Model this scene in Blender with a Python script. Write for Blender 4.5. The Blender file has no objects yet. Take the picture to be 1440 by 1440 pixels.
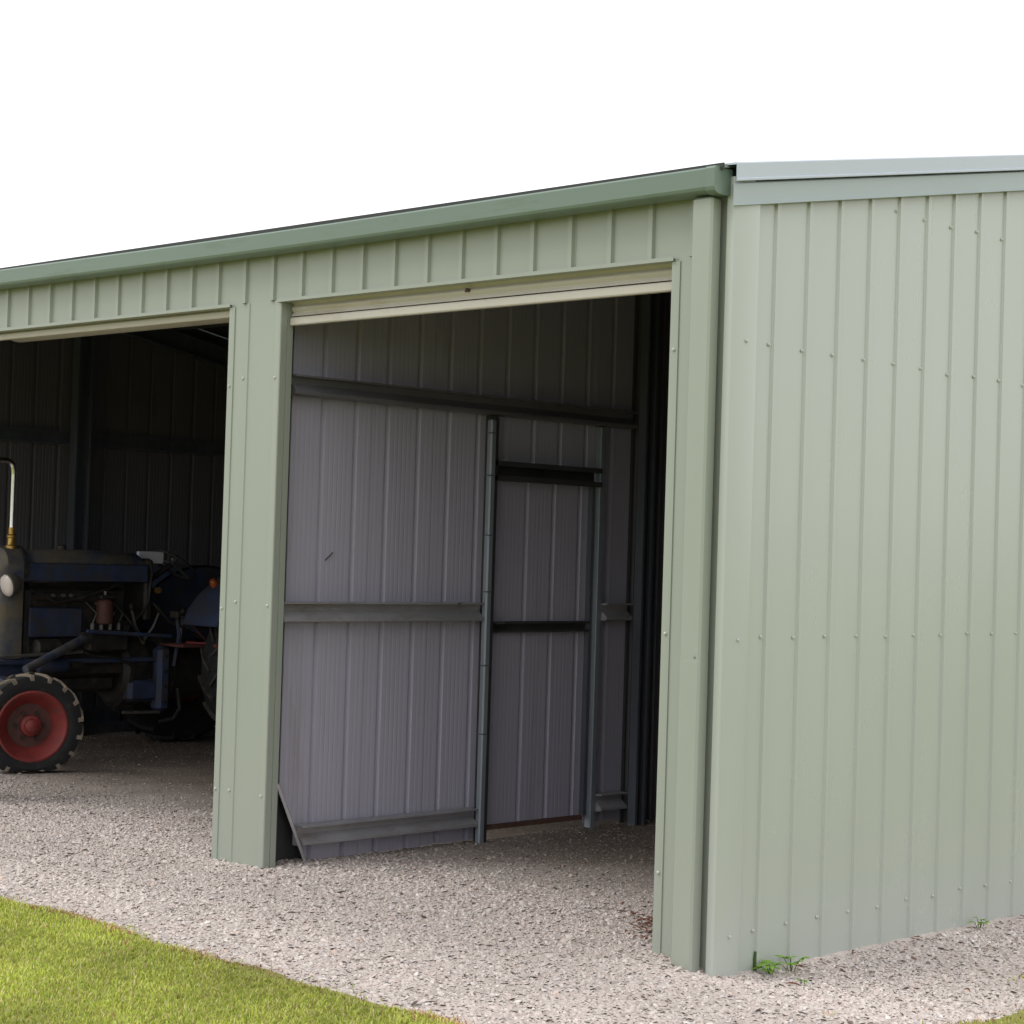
import bpy, math, random
import numpy as np
from mathutils import Vector, Matrix
random.seed(7); rng = np.random.default_rng(11)
R = math.radians
scn = bpy.context.scene
col = scn.collection

# ------------------------------------------------------------------ camera
cam_d = bpy.data.cameras.new('camera'); cam = bpy.data.objects.new('camera', cam_d); col.objects.link(cam)
cam_d.sensor_width = 36; cam_d.lens = 2767.25 / 1440 * 36; cam_d.clip_end = 3000; cam_d.clip_start = .05
yaw, pit, rol = .7714, .0202, .0309
fw = Vector((-math.sin(yaw)*math.cos(pit), math.cos(yaw)*math.cos(pit), math.sin(pit)))
r0 = Vector((math.cos(yaw), math.sin(yaw), 0)); u0 = r0.cross(fw)
r2 = r0*math.cos(rol) + u0*math.sin(rol); u2 = -r0*math.sin(rol) + u0*math.cos(rol)
M4 = Matrix((r2, u2, -fw)).transposed().to_4x4(); M4.translation = (5.1293, -6.562, 1.6935)
cam.matrix_world = M4
scn.camera = cam
scn.render.resolution_x = scn.render.resolution_y = 1024

# ------------------------------------------------------------------ overcast sky and veiled sun
SUN_EL, SUN_AZ = 50, -122          # azimuth measured from +X towards +Y, where the sun stands
w = bpy.data.worlds.new('World'); scn.world = w; w.use_nodes = True
nt = w.node_tree; nt.nodes.clear()
sky = nt.nodes.new('ShaderNodeTexSky'); sky.sky_type = 'NISHITA'; sky.sun_disc = False
sky.sun_elevation = R(SUN_EL); sky.sun_rotation = R(90 - SUN_AZ); sky.dust_density = 4
cloud = nt.nodes.new('ShaderNodeMix'); cloud.data_type = 'RGBA'
cloud.inputs['Factor'].default_value = .93
cloud.inputs[7].default_value = (14.2, 14.3, 14.6, 1)
bg = nt.nodes.new('ShaderNodeBackground'); bg.inputs['Strength'].default_value = .105
out = nt.nodes.new('ShaderNodeOutputWorld')
nt.links.new(sky.outputs[0], cloud.inputs[6]); nt.links.new(cloud.outputs[2], bg.inputs['Color']); nt.links.new(bg.outputs[0], out.inputs['Surface'])
sd = bpy.data.lights.new('sun', 'SUN'); sd.energy = .9; sd.angle = R(25); sd.color = (1, .97, .92)
so = bpy.data.objects.new('sun', sd); col.objects.link(so)
sdir = Vector((math.cos(R(SUN_EL))*math.cos(R(SUN_AZ)), math.cos(R(SUN_EL))*math.sin(R(SUN_AZ)), math.sin(R(SUN_EL))))
so.rotation_euler = sdir.to_track_quat('Z', 'Y').to_euler(); so.location = sdir*40
vs = scn.view_settings; vs.view_transform = 'Standard'; vs.look = 'None'; vs.exposure = 0; vs.gamma = 1; vs.use_curve_mapping = False

# ------------------------------------------------------------------ materials
MATS = {}
def mat(name, base, rough=.5, metal=0., spec=.5, var=.12, scale=6., stretch=(1, 1, 1), bump=0., bscale=60., dirt=None, dirt_amt=.0, dirt_scale=3., attr=None, transl=0.):
    m = bpy.data.materials.new(name); m.use_nodes = True; n = m.node_tree; L = n.links
    b = n.nodes['Principled BSDF']
    b.inputs['Roughness'].default_value = rough; b.inputs['Metallic'].default_value = metal
    b.inputs['Specular IOR Level'].default_value = spec
    tc = n.nodes.new('ShaderNodeTexCoord'); mp = n.nodes.new('ShaderNodeMapping'); mp.inputs['Scale'].default_value = stretch
    L.new(tc.outputs['Object'], mp.inputs['Vector'])
    nz = n.nodes.new('ShaderNodeTexNoise'); nz.inputs['Scale'].default_value = scale; nz.inputs['Detail'].default_value = 6; nz.inputs['Roughness'].default_value = .6
    L.new(mp.outputs[0], nz.inputs['Vector'])
    if attr:
        src = n.nodes.new('ShaderNodeAttribute'); src.attribute_name = attr; base_sock = src.outputs['Color']
    else:
        rg = n.nodes.new('ShaderNodeRGB'); rg.outputs[0].default_value = (*base, 1); base_sock = rg.outputs[0]
    mr = n.nodes.new('ShaderNodeMapRange'); mr.inputs[1].default_value = .3; mr.inputs[2].default_value = .7
    mr.inputs[3].default_value = 1 - var; mr.inputs[4].default_value = 1 + var
    L.new(nz.outputs['Fac'], mr.inputs[0])
    mul = n.nodes.new('ShaderNodeVectorMath'); mul.operation = 'SCALE'
    L.new(base_sock, mul.inputs[0]); L.new(mr.outputs[0], mul.inputs['Scale'])
    c_out = mul.outputs[0]
    if dirt is not None:
        n2 = n.nodes.new('ShaderNodeTexNoise'); n2.inputs['Scale'].default_value = dirt_scale; n2.inputs['Detail'].default_value = 8; n2.inputs['Roughness'].default_value = .7
        L.new(mp.outputs[0], n2.inputs['Vector'])
        m2 = n.nodes.new('ShaderNodeMapRange'); m2.inputs[1].default_value = .62 - dirt_amt*.5; m2.inputs[2].default_value = .85 - dirt_amt*.4
        L.new(n2.outputs['Fac'], m2.inputs[0])
        mx = n.nodes.new('ShaderNodeMix'); mx.data_type = 'RGBA'
        L.new(m2.outputs[0], mx.inputs['Factor']); L.new(c_out, mx.inputs[6]); mx.inputs[7].default_value = (*dirt, 1)
        c_out = mx.outputs[2]
        if metal > .3:
            ms = n.nodes.new('ShaderNodeMath'); ms.operation = 'MULTIPLY_ADD'; ms.inputs[1].default_value = -metal; ms.inputs[2].default_value = metal
            L.new(m2.outputs[0], ms.inputs[0]); L.new(ms.outputs[0], b.inputs['Metallic'])
    L.new(c_out, b.inputs['Base Color'])
    rr = n.nodes.new('ShaderNodeMapRange'); rr.inputs[1].default_value = .3; rr.inputs[2].default_value = .7
    rv = .07 if rough > .45 else .012
    rr.inputs[3].default_value = max(.03, rough-rv); rr.inputs[4].default_value = min(1, rough+rv)
    L.new(nz.outputs['Fac'], rr.inputs[0]); L.new(rr.outputs[0], b.inputs['Roughness'])
    if bump:
        n3 = n.nodes.new('ShaderNodeTexNoise'); n3.inputs['Scale'].default_value = bscale; n3.inputs['Detail'].default_value = 0 if bscale < 10 else 4
        L.new(mp.outputs[0], n3.inputs['Vector'])
        bp = n.nodes.new('ShaderNodeBump'); bp.inputs['Strength'].default_value = bump; bp.inputs['Distance'].default_value = .01
        L.new(n3.outputs['Fac'], bp.inputs['Height']); L.new(bp.outputs[0], b.inputs['Normal'])
    if transl:
        tr = n.nodes.new('ShaderNodeBsdfTranslucent'); L.new(c_out, tr.inputs['Color'])
        ms = n.nodes.new('ShaderNodeMixShader'); ms.inputs[0].default_value = transl
        o = n.nodes['Material Output']; L.new(b.outputs[0], ms.inputs[1]); L.new(tr.outputs[0], ms.inputs[2]); L.new(ms.outputs[0], o.inputs['Surface'])
    MATS[name] = m
    return m

V = (1, 1, .12)   # streaks run down the sheets
mat('sage_paint', (.402, .438, .396), .27, 0, 1.0, .035, 1.0, (1, 1, .35), .16, 1.7)
mat('sage_trim', (.305, .337, .285), .36, 0, .6, .02, 2, (1, 1, .35))
mat('gutter_paint', (.145, .202, .162), .38, 0, .5, .05, 3, (.2, 1, 1), .04, 5, (.10, .13, .09), .12, 6)
mat('barge_cap_metal', (.46, .51, .575), .3, 0, .6, .03, 3, (1, .2, 1), .04, 4)
mat('barge_metal', (.355, .41, .425), .35, 0, .5, .04, 3, (1, .2, 1), .05, 4)
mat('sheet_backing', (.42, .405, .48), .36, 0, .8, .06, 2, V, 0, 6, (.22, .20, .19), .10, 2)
mat('backing_shaded', (.115, .11, .12), .55, 0, .4, .08, 2, V)  # darker copy of sheet_backing, interior shade put into the colour
mat('roof_backing_shaded', (.05, .05, .05), .6, 0, .3, .08, 2)  # same backing, darkened for the shade under the roof
mat('girt_shaded', (.15, .147, .155), .5, .2, .5, .15, 8, (1, .3, 1))  # darker copy of girt_galv, shade painted on the top partition girt
mat('girt_galv', (.36, .355, .37), .48, .35, .5, .15, 8, (1, .3, 1), .05, 20, (.15, .12, .09), .2, 6)
mat('post_galv', (.25, .28, .315), .5, .3, .5, .14, 10, V, .05, 20, (.16, .14, .12), .1, 5)
mat('roller_cream', (.50, .47, .42), .45, 0, .5, .06, 5, (.2, 1, 1), .03, 8, (.32, .27, .20), .16, 6)
mat('roof_metal', (.20, .24, .21), .45, 0, .5, .08, 3)
mat('rusty_edge', (.12, .065, .05), .8, 0, .3, .3, 12, (1, 1, 1), .2, 60)
mat('screw_metal', (.50, .53, .48), .3, .2, .5, .1, 20)
mat('column_steel', (.10, .11, .13), .45, .2, .5, .2, 8, V)  # dark column steel; also puts interior shade into end-wall and roof framing
mat('roof_edge_shade', (.035, .04, .037), .6, 0, .4, .1, 5)  # near-black, paints in the shade along the roof sheet edge
mat('dark_gap', (.05, .05, .05), .7, 0, .3, .2, 6)  # near-black for dark framing and for gaps with shade painted in
# tractor
DUST = (.075, .062, .042)
mat('tractor_blue', (.032, .052, .115), .6, 0, .4, .3, 9, (1, 1, 1), .1, 40, (.06, .05, .036), .44, 6)
mat('blue_dusty', (.04, .055, .10), .65, 0, .4, .25, 8, (1, 1, 1), .1, 40, (.13, .105, .06), .52, 4)
mat('wheel_red', (.23, .032, .028), .6, 0, .5, .2, 9, (1, 1, 1), .08, 40, (.10, .05, .04), .22, 7)
mat('rubber', (.020, .020, .021), .8, 0, .3, .25, 12, (1, 1, 1), .3, 60, (.09, .075, .055), .14, 7)
mat('mud_rubber', (.24, .20, .155), .9, 0, .2, .3, 12, (1, 1, 1), .3, 60, (.03, .028, .027), .2, 9)
mat('dusty_rubber', (.07, .06, .052), .9, 0, .2, .3, 12, (1, 1, 1), .3, 60, (.02, .02, .02), .3, 9)
mat('grease_iron', (.026, .025, .024), .6, .2, .5, .35, 12, (1, 1, 1), .2, 50, (.085, .06, .04), .24, 8)
mat('bare_steel', (.30, .29, .27), .35, .8, .5, .2, 10, (1, 1, 1), .05, 40, (.12, .08, .05), .15, 9)
mat('chrome', (.80, .79, .78), .12, 1, .5, .05, 10, (1, 1, .2))
mat('brass', (.45, .28, .08), .4, .8, .5, .2, 10)
mat('rust_red', (.10, .038, .032), .65, 0, .4, .3, 10, (1, 1, 1), .1, 40, DUST, .2, 6)
mat('white_card', (.62, .62, .66), .6, 0, .3, .05, 6)
mat('lens', (.62, .55, .52), .12, 0, .5, .05, 6)
mat('amber', (.30, .07, .015), .25, 0, .5, .1, 6)
mat('seat_vinyl', (.03, .03, .032), .55, 0, .4, .2, 8)

def ground_mat():
    m = bpy.data.materials.new('gravel_bed'); m.use_nodes = True; n = m.node_tree; L = n.links; b = n.nodes['Principled BSDF']
    b.inputs['Roughness'].default_value = .95; b.inputs['Specular IOR Level'].default_value = .2
    tc = n.nodes.new('ShaderNodeTexCoord')
    at = n.nodes.new('ShaderNodeAttribute'); at.attribute_name = 'col'
    vo = n.nodes.new('ShaderNodeTexVoronoi'); vo.inputs['Scale'].default_value = 95
    L.new(tc.outputs['Object'], vo.inputs['Vector'])
    hs = n.nodes.new('ShaderNodeSeparateColor'); L.new(vo.outputs['Color'], hs.inputs[0])
    mr = n.nodes.new('ShaderNodeMapRange'); mr.inputs[3].default_value = .74; mr.inputs[4].default_value = 1.22; L.new(hs.outputs[0], mr.inputs[0])
    nz = n.nodes.new('ShaderNodeTexNoise'); nz.inputs['Scale'].default_value = 2.2; nz.inputs['Detail'].default_value = 8; L.new(tc.outputs['Object'], nz.inputs['Vector'])
    mr2 = n.nodes.new('ShaderNodeMapRange'); mr2.inputs[1].default_value = .3; mr2.inputs[2].default_value = .7; mr2.inputs[3].default_value = .82; mr2.inputs[4].default_value = 1.18; L.new(nz.outputs[0], mr2.inputs[0])
    mu = n.nodes.new('ShaderNodeMath'); mu.operation = 'MULTIPLY'; L.new(mr.outputs[0], mu.inputs[0]); L.new(mr2.outputs[0], mu.inputs[1])
    sc = n.nodes.new('ShaderNodeVectorMath'); sc.operation = 'SCALE'; L.new(at.outputs['Color'], sc.inputs[0]); L.new(mu.outputs[0], sc.inputs['Scale'])
    L.new(sc.outputs[0], b.inputs['Base Color'])
    bp = n.nodes.new('ShaderNodeBump'); bp.inputs['Strength'].default_value = .45; bp.inputs['Distance'].default_value = .008; bp.invert = True
    L.new(vo.outputs['Distance'], bp.inputs['Height']); L.new(bp.outputs[0], b.inputs['Normal'])
    MATS['gravel_bed'] = m
ground_mat()
mat('pebble', (1, 1, 1), .85, 0, .35, .22, 90, attr='col')
mat('grass_blade', (1, 1, 1), .55, 0, .3, .1, 9, attr='col', transl=.3)
mat('turf_soil', (.235, .245, .06), .95, 0, .2, .3, 14, (1, 1, 1), .5, 60, (.30, .26, .10), .2, 4)
mat('meadow', (.21, .225, .055), .95, 0, .2, .3, .8, (1, 1, 1), .3, 20)
mat('weed_leaf', (.24, .44, .05), .5, 0, .4, .2, 40, transl=.25)
mat('weed_stem', (.05, .10, .02), .6, 0, .3, .2, 40)
mat('dead_leaf', (.16, .06, .03), .75, 0, .3, .35, 30)

# ------------------------------------------------------------------ mesh builder
class MB:
    def __init__(s): s.v = []; s.f = []; s.m = []; s.names = []
    def mi(s, n):
        if n not in s.names: s.names.append(n)
        return s.names.index(n)
    def add(s, vs, fs, mt):
        o = len(s.v); s.v += [tuple(p) for p in vs]; k = s.mi(mt)
        for f in fs: s.f.append([o+i for i in f]); s.m.append(k)
    def box(s, x0, x1, y0, y1, z0, z1, mt, rot=None):
        p = [(x, y, z) for x in (x0, x1) for y in (y0, y1) for z in (z0, z1)]
        if rot:
            c = Vector(((x0+x1)/2, (y0+y1)/2, (z0+z1)/2)); p = [rot @ (Vector(q)-c) + c for q in p]
        s.add(p, [(0, 1, 3, 2), (4, 6, 7, 5), (0, 4, 5, 1), (2, 3, 7, 6), (0, 2, 6, 4), (1, 5, 7, 3)], mt)
    def bbox(s, x0, x1, y0, y1, z0, z1, mt, c=.006):
        # box with chamfered long edges (vertical prism, 8 sides, plus sloped top)
        def ring(z, i):
            a = c+i; return [(x0+a, y0+i, z), (x1-a, y0+i, z), (x1-i, y0+a, z), (x1-i, y1-a, z), (x1-a, y1-i, z), (x0+a, y1-i, z), (x0+i, y1-a, z), (x0+i, y0+a, z)]
        rs = [ring(z0, c), ring(z0+c, 0), ring(z1-c, 0), ring(z1, c)]; p = sum(rs, []); fs = []
        for k in range(3):
            for i in range(8): j = (i+1) % 8; fs.append((k*8+i, k*8+j, k*8+8+j, k*8+8+i))
        fs += [tuple(range(7, -1, -1)), tuple(range(24, 32))]
        s.add(p, fs, mt)
    def loft(s, rings, mt, caps=True, closed=True):
        n = len(rings[0]); p = sum([list(r) for r in rings], []); fs = []
        for k in range(len(rings)-1):
            for i in range(n if closed else n-1):
                j = (i+1) % n; fs.append((k*n+i, k*n+j, (k+1)*n+j, (k+1)*n+i))
        if caps and closed: fs += [tuple(range(n-1, -1, -1)), tuple(range((len(rings)-1)*n, len(rings)*n))]
        s.add(p, fs, mt)
    def tube(s, pts, r, mt, n=8):
        P = [Vector(p) for p in pts]; rs = r if isinstance(r, (list, tuple)) else [r]*len(P); rings = []
        up = None
        for i, p in enumerate(P):
            t = (P[min(i+1, len(P)-1)] - P[max(i-1, 0)]).normalized()
            if up is None: up = Vector((0, 0, 1)) if abs(t.z) < .9 else Vector((1, 0, 0))
            a = t.cross(up).normalized(); b = a.cross(t).normalized(); up = b
            rings.append([p + (a*math.cos(2*math.pi*k/n) + b*math.sin(2*math.pi*k/n))*rs[i] for k in range(n)])
        s.loft(rings, mt)
    def lathe(s, prof, axis_o, axis_d, mt, n=32, closed=False):
        d = Vector(axis_d).normalized(); o = Vector(axis_o); up = Vector((0, 0, 1)) if abs(d.z) < .9 else Vector((1, 0, 0))
        a = d.cross(up).normalized(); b = a.cross(d).normalized()
        rings = [[o + d*h + (a*math.cos(2*math.pi*k/n) + b*math.sin(2*math.pi*k/n))*max(r, 1e-4) for k in range(n)] for (r, h) in prof]
        if closed: rings.append(rings[0])
        s.loft(rings, mt, caps=not closed)
    def csec(s, p0, p1, wdir, ddir, W, D, mt, lip=.018, t=.004):
        # lipped C channel from p0 to p1: web of width W along wdir, flanges D along ddir
        p0 = Vector(p0); p1 = Vector(p1); wd = Vector(wdir); dd = Vector(ddir)
        pr = [(-W/2, D), (-W/2, 0), (W/2, 0), (W/2, D)]
        outl = [(-W/2+lip, D), (-W/2, D), (-W/2, 0), (W/2, 0), (W/2, D), (W/2-lip, D), (W/2-lip, D-t), (W/2-t, D-t), (W/2-t, t), (-W/2+t, t), (-W/2+t, D-t), (-W/2+lip, D-t)]
        rings = [[q + wd*a + dd*b for a, b in outl] for q in (p0, p1)]
        n = len(outl); p = rings[0]+rings[1]; fs = [(i, (i+1) % n, n+(i+1) % n, n+i) for i in range(n)]
        s.add(p, fs, mt)
        for o in (0, n):   # end faces as strips
            s.add(p[o:o+n], [(0, 1, 10, 11), (1, 2, 9, 10), (2, 3, 8, 9), (3, 4, 7, 8), (4, 5, 6, 7)], mt)
    def build(s, name, parent=None, smooth=False, loc=None, off=None):
        me = bpy.data.meshes.new(name)
        vv = s.v if off is None else [(x-off[0], y-off[1], z-off[2]) for x, y, z in s.v]
        me.from_pydata([tuple(q) for q in vv], [], s.f); me.update()
        for nme in s.names: me.materials.append(MATS[nme])
        me.polygons.foreach_set('material_index', s.m)
        import bmesh
        b = bmesh.new(); b.from_mesh(me); bmesh.ops.recalc_face_normals(b, faces=b.faces); b.to_mesh(me); b.free()
        if smooth:
            me.polygons.foreach_set('use_smooth', [True]*len(me.polygons)); me.set_sharp_from_angle(angle=R(smooth if smooth is not True else 35))
        o = bpy.data.objects.new(name, me); col.objects.link(o)
        if parent is not None: o.parent = parent
        if loc is not None: o.location = loc
        elif off is not None and parent is None: o.location = off
        return o
def tag(o, label=None, cat=None, group=None, kind=None):
    for k, v in (('label', label), ('category', cat), ('group', group), ('kind', kind)):
        if v: o[k] = v
    return o
def empty(name, loc=(0, 0, 0)):
    o = bpy.data.objects.new(name, None); col.objects.link(o); o.location = loc; o.empty_display_size = .2; return o

# ------------------------------------------------------------------ ground heights
def ss(x, a, b):
    t = np.clip((x-a)/(b-a), 0, 1); return t*t*(3-2*t)
_ph = rng.uniform(0, 6.28, (10,)); _dx = rng.uniform(-1, 1, (10, 2))
def und(x, y):
    z = 0
    for k in range(10):
        f = 1.2+k*.55; z = z + np.sin((x*_dx[k, 0]+y*_dx[k, 1])*f*2+_ph[k])/(1+k*.6)
    return z*.0035
def gz(x, y):
    x = np.asarray(x, float); y = np.asarray(y, float)
    return -.075*ss(x, -.25, .15)*ss(y, -.5, .45) + und(x, y) - .015*ss(x, -.4, .1) + .02*np.exp(-((y+1.0)/.5)**2)*ss(-x, -1, 1)
def edge(x, y):
    """signed distance into the lawn (positive = grass), with a wandering edge"""
    wob = .02*np.sin(x*2.1+.5)+.02*np.sin(x*5.3+1)+.014*np.sin(x*13+2)
    wob2 = .05*np.sin(y*2.3)+.03*np.sin(y*6.1+1)+.02*np.sin(y*12)
    d1 = -1.60+wob - y            # lawn in front
    d2 = x - 1.13 + wob2*.6          # lawn beside the gable
    r = .9
    # rounded inner corner of the gravel
    cx, cy = 1.13-r, -1.60+r
    dc = np.sqrt((x-cx)**2+(y-cy)**2)-r
    d = np.maximum(d1, d2)
    return np.where((x > cx) & (y < cy), dc+.5*wob, d)

def grid_mesh(name, xs, ys, zf, mname, keep=None, colf=None):
    X, Y = np.meshgrid(xs, ys, indexing='ij'); Z = zf(X, Y); nx, ny = len(xs), len(ys)
    vs_ = np.stack([X.ravel(), Y.ravel(), Z.ravel()], 1)
    idx = np.arange(nx*ny).reshape(nx, ny)
    q = np.stack([idx[:-1, :-1], idx[1:, :-1], idx[1:, 1:], idx[:-1, 1:]], -1).reshape(-1, 4)
    if keep is not None:
        c = vs_[q].mean(1); q = q[keep(c[:, 0], c[:, 1])]
    me = bpy.data.meshes.new(name); me.from_pydata(vs_.tolist(), [], q.tolist()); me.update()
    me.polygons.foreach_set('use_smooth', [True]*len(me.polygons)); me.materials.append(MATS[mname])
    if colf is not None:
        a = me.color_attributes.new('col', 'FLOAT_COLOR', 'POINT'); c = colf(vs_[:, 0], vs_[:, 1]); a.data.foreach_set('color', np.concatenate([c, np.ones((len(c), 1))], 1).ravel())
    o = bpy.data.objects.new(name, me); col.objects.link(o); return o

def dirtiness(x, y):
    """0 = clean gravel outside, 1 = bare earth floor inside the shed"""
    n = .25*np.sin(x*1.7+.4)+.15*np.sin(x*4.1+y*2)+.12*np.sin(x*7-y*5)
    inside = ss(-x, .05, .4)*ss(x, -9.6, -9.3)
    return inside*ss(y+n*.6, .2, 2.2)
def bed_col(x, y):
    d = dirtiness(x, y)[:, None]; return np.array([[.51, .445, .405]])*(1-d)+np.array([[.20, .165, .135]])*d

far = grid_mesh('ground', np.array([-1500., -300, -60, -14, -12, 5.8, 8, 60, 300, 1500]), np.array([-1500., -300, -60, -14.2, -13.5, 8.4, 9, 60, 300, 1500]), lambda x, y: 0*x-.06,
                'meadow', keep=lambda x, y: ~((x > -12) & (x < 5.8) & (y > -13.5) & (y < 8.4)))
tag(far, kind='structure')
def zbed(x, y): return gz(x, y) - .012
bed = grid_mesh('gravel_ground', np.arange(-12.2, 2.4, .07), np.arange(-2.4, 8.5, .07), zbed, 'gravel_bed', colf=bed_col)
tag(bed, kind='structure')
def zlawn(x, y): return gz(x, y) + np.clip(edge(x, y)*.25, -.06, .022)
lawn = grid_mesh('lawn', np.arange(-12.4, 6.1, .06), np.arange(-13.8, 8.6, .06), zlawn, 'turf_soil', keep=lambda x, y: edge(x, y) > -.06)
tag(lawn, kind='structure')

# ------------------------------------------------------------------ the shed
P = .2377                 # rib spacing
SL = .181                 # roof slope
XL, YB, YR = -9.52, 6.0, 3.0
ZB = -.22
def roofz(y, base=3.30): return base + SL*(y if y < YR else 2*YR-y)
shed = empty('farm_shed', (0, 0, 0))
tag(shed, 'pale sage green corrugated metal farm shed with open roller door bays on gravel', 'shed')

RH, RA, RB = .016, .013, .0185     # rib height, half width at the crest and at the foot
RIB = [(-RB, 0), (-RA, RH), (RA, RH), (RB, 0)]
def profile(a, b, phase, flutes=True, R_=(RH, RA, RB), fl=.0017):
    """profile points (u, n) from a to b with ribs centred at phase + k*P"""
    RH, RA, RB = R_; RIB = [(-RB, 0), (-RA, RH), (RA, RH), (RB, 0)]
    pts = [(a, 0.)]
    k0 = math.floor((a-phase)/P)-1
    for k in range(k0, k0+int((b-a)/P)+4):
        c = phase+k*P
        for u, n in RIB: pts.append((c+u, n))
        if flutes:
            for j in range(1, 6):
                f = c+RB + (P-2*RB)*j/6
                pts += [(f-.008, 0), (f, fl), (f+.008, 0)]
    pts = [q for q in pts if a-1e-6 <= q[0] <= b+1e-6]
    # interpolate the ends if they fall inside a rib
    def nat(u):
        t = (u-phase+P/2) % P - P/2
        t = abs(t)
        return RH if t <= RA else (RH*(RB-t)/(RB-RA) if t < RB else 0)
    pts[0] = (a, nat(a)); pts = sorted(set(pts)); pts.append((b, nat(b)))
    return pts
def sheet(name, parent, o, ud, nd, a, b, phase, z0, zt, mo, mi, lift=0., flutes=True, R_=None, fl=.0017):
    """ribbed steel sheet: outer skin and inner skin 2 mm apart"""
    pr = profile(a, b, phase, flutes, R_ or (RH, RA, RB), fl); o = Vector(o); ud = Vector(ud); nd = Vector(nd); mb = MB(); n = len(pr)
    zfun = zt if callable(zt) else (lambda u: zt)
    zb = z0 if callable(z0) else (lambda u: z0)
    for skin, mt in ((.0, mo), (-.002, mi)):
        lo = [o+ud*u+nd*(h+lift+skin)+Vector((0, 0, zb(u))) for u, h in pr]; hi = [o+ud*u+nd*(h+lift+skin)+Vector((0, 0, zfun(u))) for u, h in pr]
        mb.add(lo+hi, [(i, i+1, n+i+1, n+i) for i in range(n-1)], mt)
    # close the two ends and bottom/top edges
    N = 2*n
    V_ = mb.v
    mb.f += [[i, i+1, N+i+1, N+i] for i in range(n-1)] + [[n+i, n+i+1, N+n+i+1, N+n+i] for i in range(n-1)] + [[0, n, N+n, N], [n-1, 2*n-1, N+2*n-1, N+n-1]]
    mb.m += [mb.mi(mo)]*(2*(n-1)+2)
    return mb.build(name, parent)

# shared screw mesh
def screw_mesh():
    mb = MB()
    mb.lathe([(.009, 0), (.009, .002), (.0055, .003), (.0055, .007), (.0035, .0085)], (0, 0, 0), (0, 0, 1), 'screw_metal', n=8)
    o = mb.build('screw', None); me = o.data; bpy.data.objects.remove(o); return me
SCREW = screw_mesh()
def screw(parent, p, nd):
    o = bpy.data.objects.new('screw', SCREW); col.objects.link(o); o.parent = parent; o.location = p
    o.rotation_euler = Vector(nd).to_track_quat('Z', 'Y').to_euler()

GIRTS = (.13, 1.345, 2.555)
# --- gable wall facing +X
def members(name, parent, first, rest):
    m = MB(); m.csec(*first); root = m.build(name, parent)
    for nm, a in rest:
        m = MB(); m.csec(*a); m.build(nm, root)
    return root
G = 'girt_galv'
mem = [('girt', ((-.005, .1, z), (-.005, YB-.05, z), (0, 0, 1), (-1, 0, 0), .1, .06, G)) for z in GIRTS] + \
      [('column', ((-.07, y, ZB), (-.07, y, roofz(y)-.12), (0, 1, 0), (-1, 0, 0), .15, .06, G)) for y in (.1, 3.0, 5.9)]
gable = members('gable_wall', shed, mem[0][1], mem[1:])
GP = .305
u = .06; k = 0
ends = [.06] + [GP+P*3*i+.026+P*2 for i in range(0, 8) if GP+P*3*i+.026+P*2 < YB-.1] + [YB-.02]
for a, b in zip(ends[:-1], ends[1:]):
    if a < YR < b:
        zt = lambda u: roofz(u, 3.235)
    sheet('cladding_sheet', gable, (0, 0, 0), (0, 1, 0), (1, 0, 0), a, b, GP, ZB, lambda u: roofz(u, 3.235), 'sage_paint', 'backing_shaded', lift=.0015*(k % 2), flutes=False, R_=(.011, .012, .019)); k += 1
for z in (.108, 1.356, 2.62):
    for i in range(-1, 24):
        y = GP + P*i - .036 + random.uniform(-.006, .006)
        screw(gable, ((.031 if i < 0 else .0015*0+.002), y if i >= 0 else .07, z + random.uniform(-.008, .008)), (1, 0, 0))
for i in range(4, 21):   # a short upper row that starts where the barge has climbed clear of it
    y = GP+P*i-.036
    screw(gable, (.002, y, 3.333+random.uniform(-.006, .006)), (1, 0, 0))
# corner flashing, a folded L strip
m = MB()
def lstrip(y_end, zt):
    pr = [(-.012, -.030), (.018, -.032), (.026, -.028), (.030, -.02), (.030, y_end-.012), (.026, y_end), (.012, y_end+.004)]
    t = .0022
    inn = [(x-(t if i > 1 else 0), y+(t if i < 5 else -t)) for i, (x, y) in enumerate(pr)]
    m.loft([[(x, y, z) for x, y in pr+inn[::-1]] for z in (ZB, zt)], 'sage_paint')
lstrip(.148, 3.30); m.build('corner_flashing', gable, smooth=30)

# --- other outer walls
mem = [('girt', ((XL+.1, YB-.005, z), (-.1, YB-.005, z), (0, 0, 1), (0, -1, 0), .1, .06, G)) for z in GIRTS] + \
      [('column', ((x, YB-.07, ZB), (x, YB-.07, 3.2), (1, 0, 0), (0, -1, 0), .15, .06, G)) for x in (-3.2, -6.3)]
back = members('back_wall', shed, mem[0][1], mem[1:])
def part_mb0(name, fn, parent):
    m = MB(); fn(m); return m.build(name, parent)
part_mb0('eave_closure', lambda m: m.box(XL-.01, .0, YB+.004, YB+.03, 3.2, 3.345, 'sage_trim'), back)
xs = np.arange(XL+.03, -.02, P*3); xs = list(xs)+[-.03]
for k, (a, b) in enumerate(zip(xs[:-1], xs[1:])):
    sheet('cladding_sheet', back, (0, YB, 0), (1, 0, 0), (0, 1, 0), a, b, XL+.03-.026, ZB, 3.26, 'sage_paint', 'backing_shaded', lift=.0015*(k % 2), flutes=False)
mem = [('girt', ((XL+.005, .1, z), (XL+.005, YB-.05, z), (0, 0, 1), (1, 0, 0), .12, .08, 'column_steel')) for z in GIRTS] + \
      [('column', ((XL+.085, y, ZB), (XL+.085, y, roofz(y)-.1), (0, 1, 0), (1, 0, 0), .15, .10, 'column_steel')) for y in (.1, 3.0, 5.9)]
left = members('end_wall', shed, mem[0][1], mem[1:])
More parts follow.
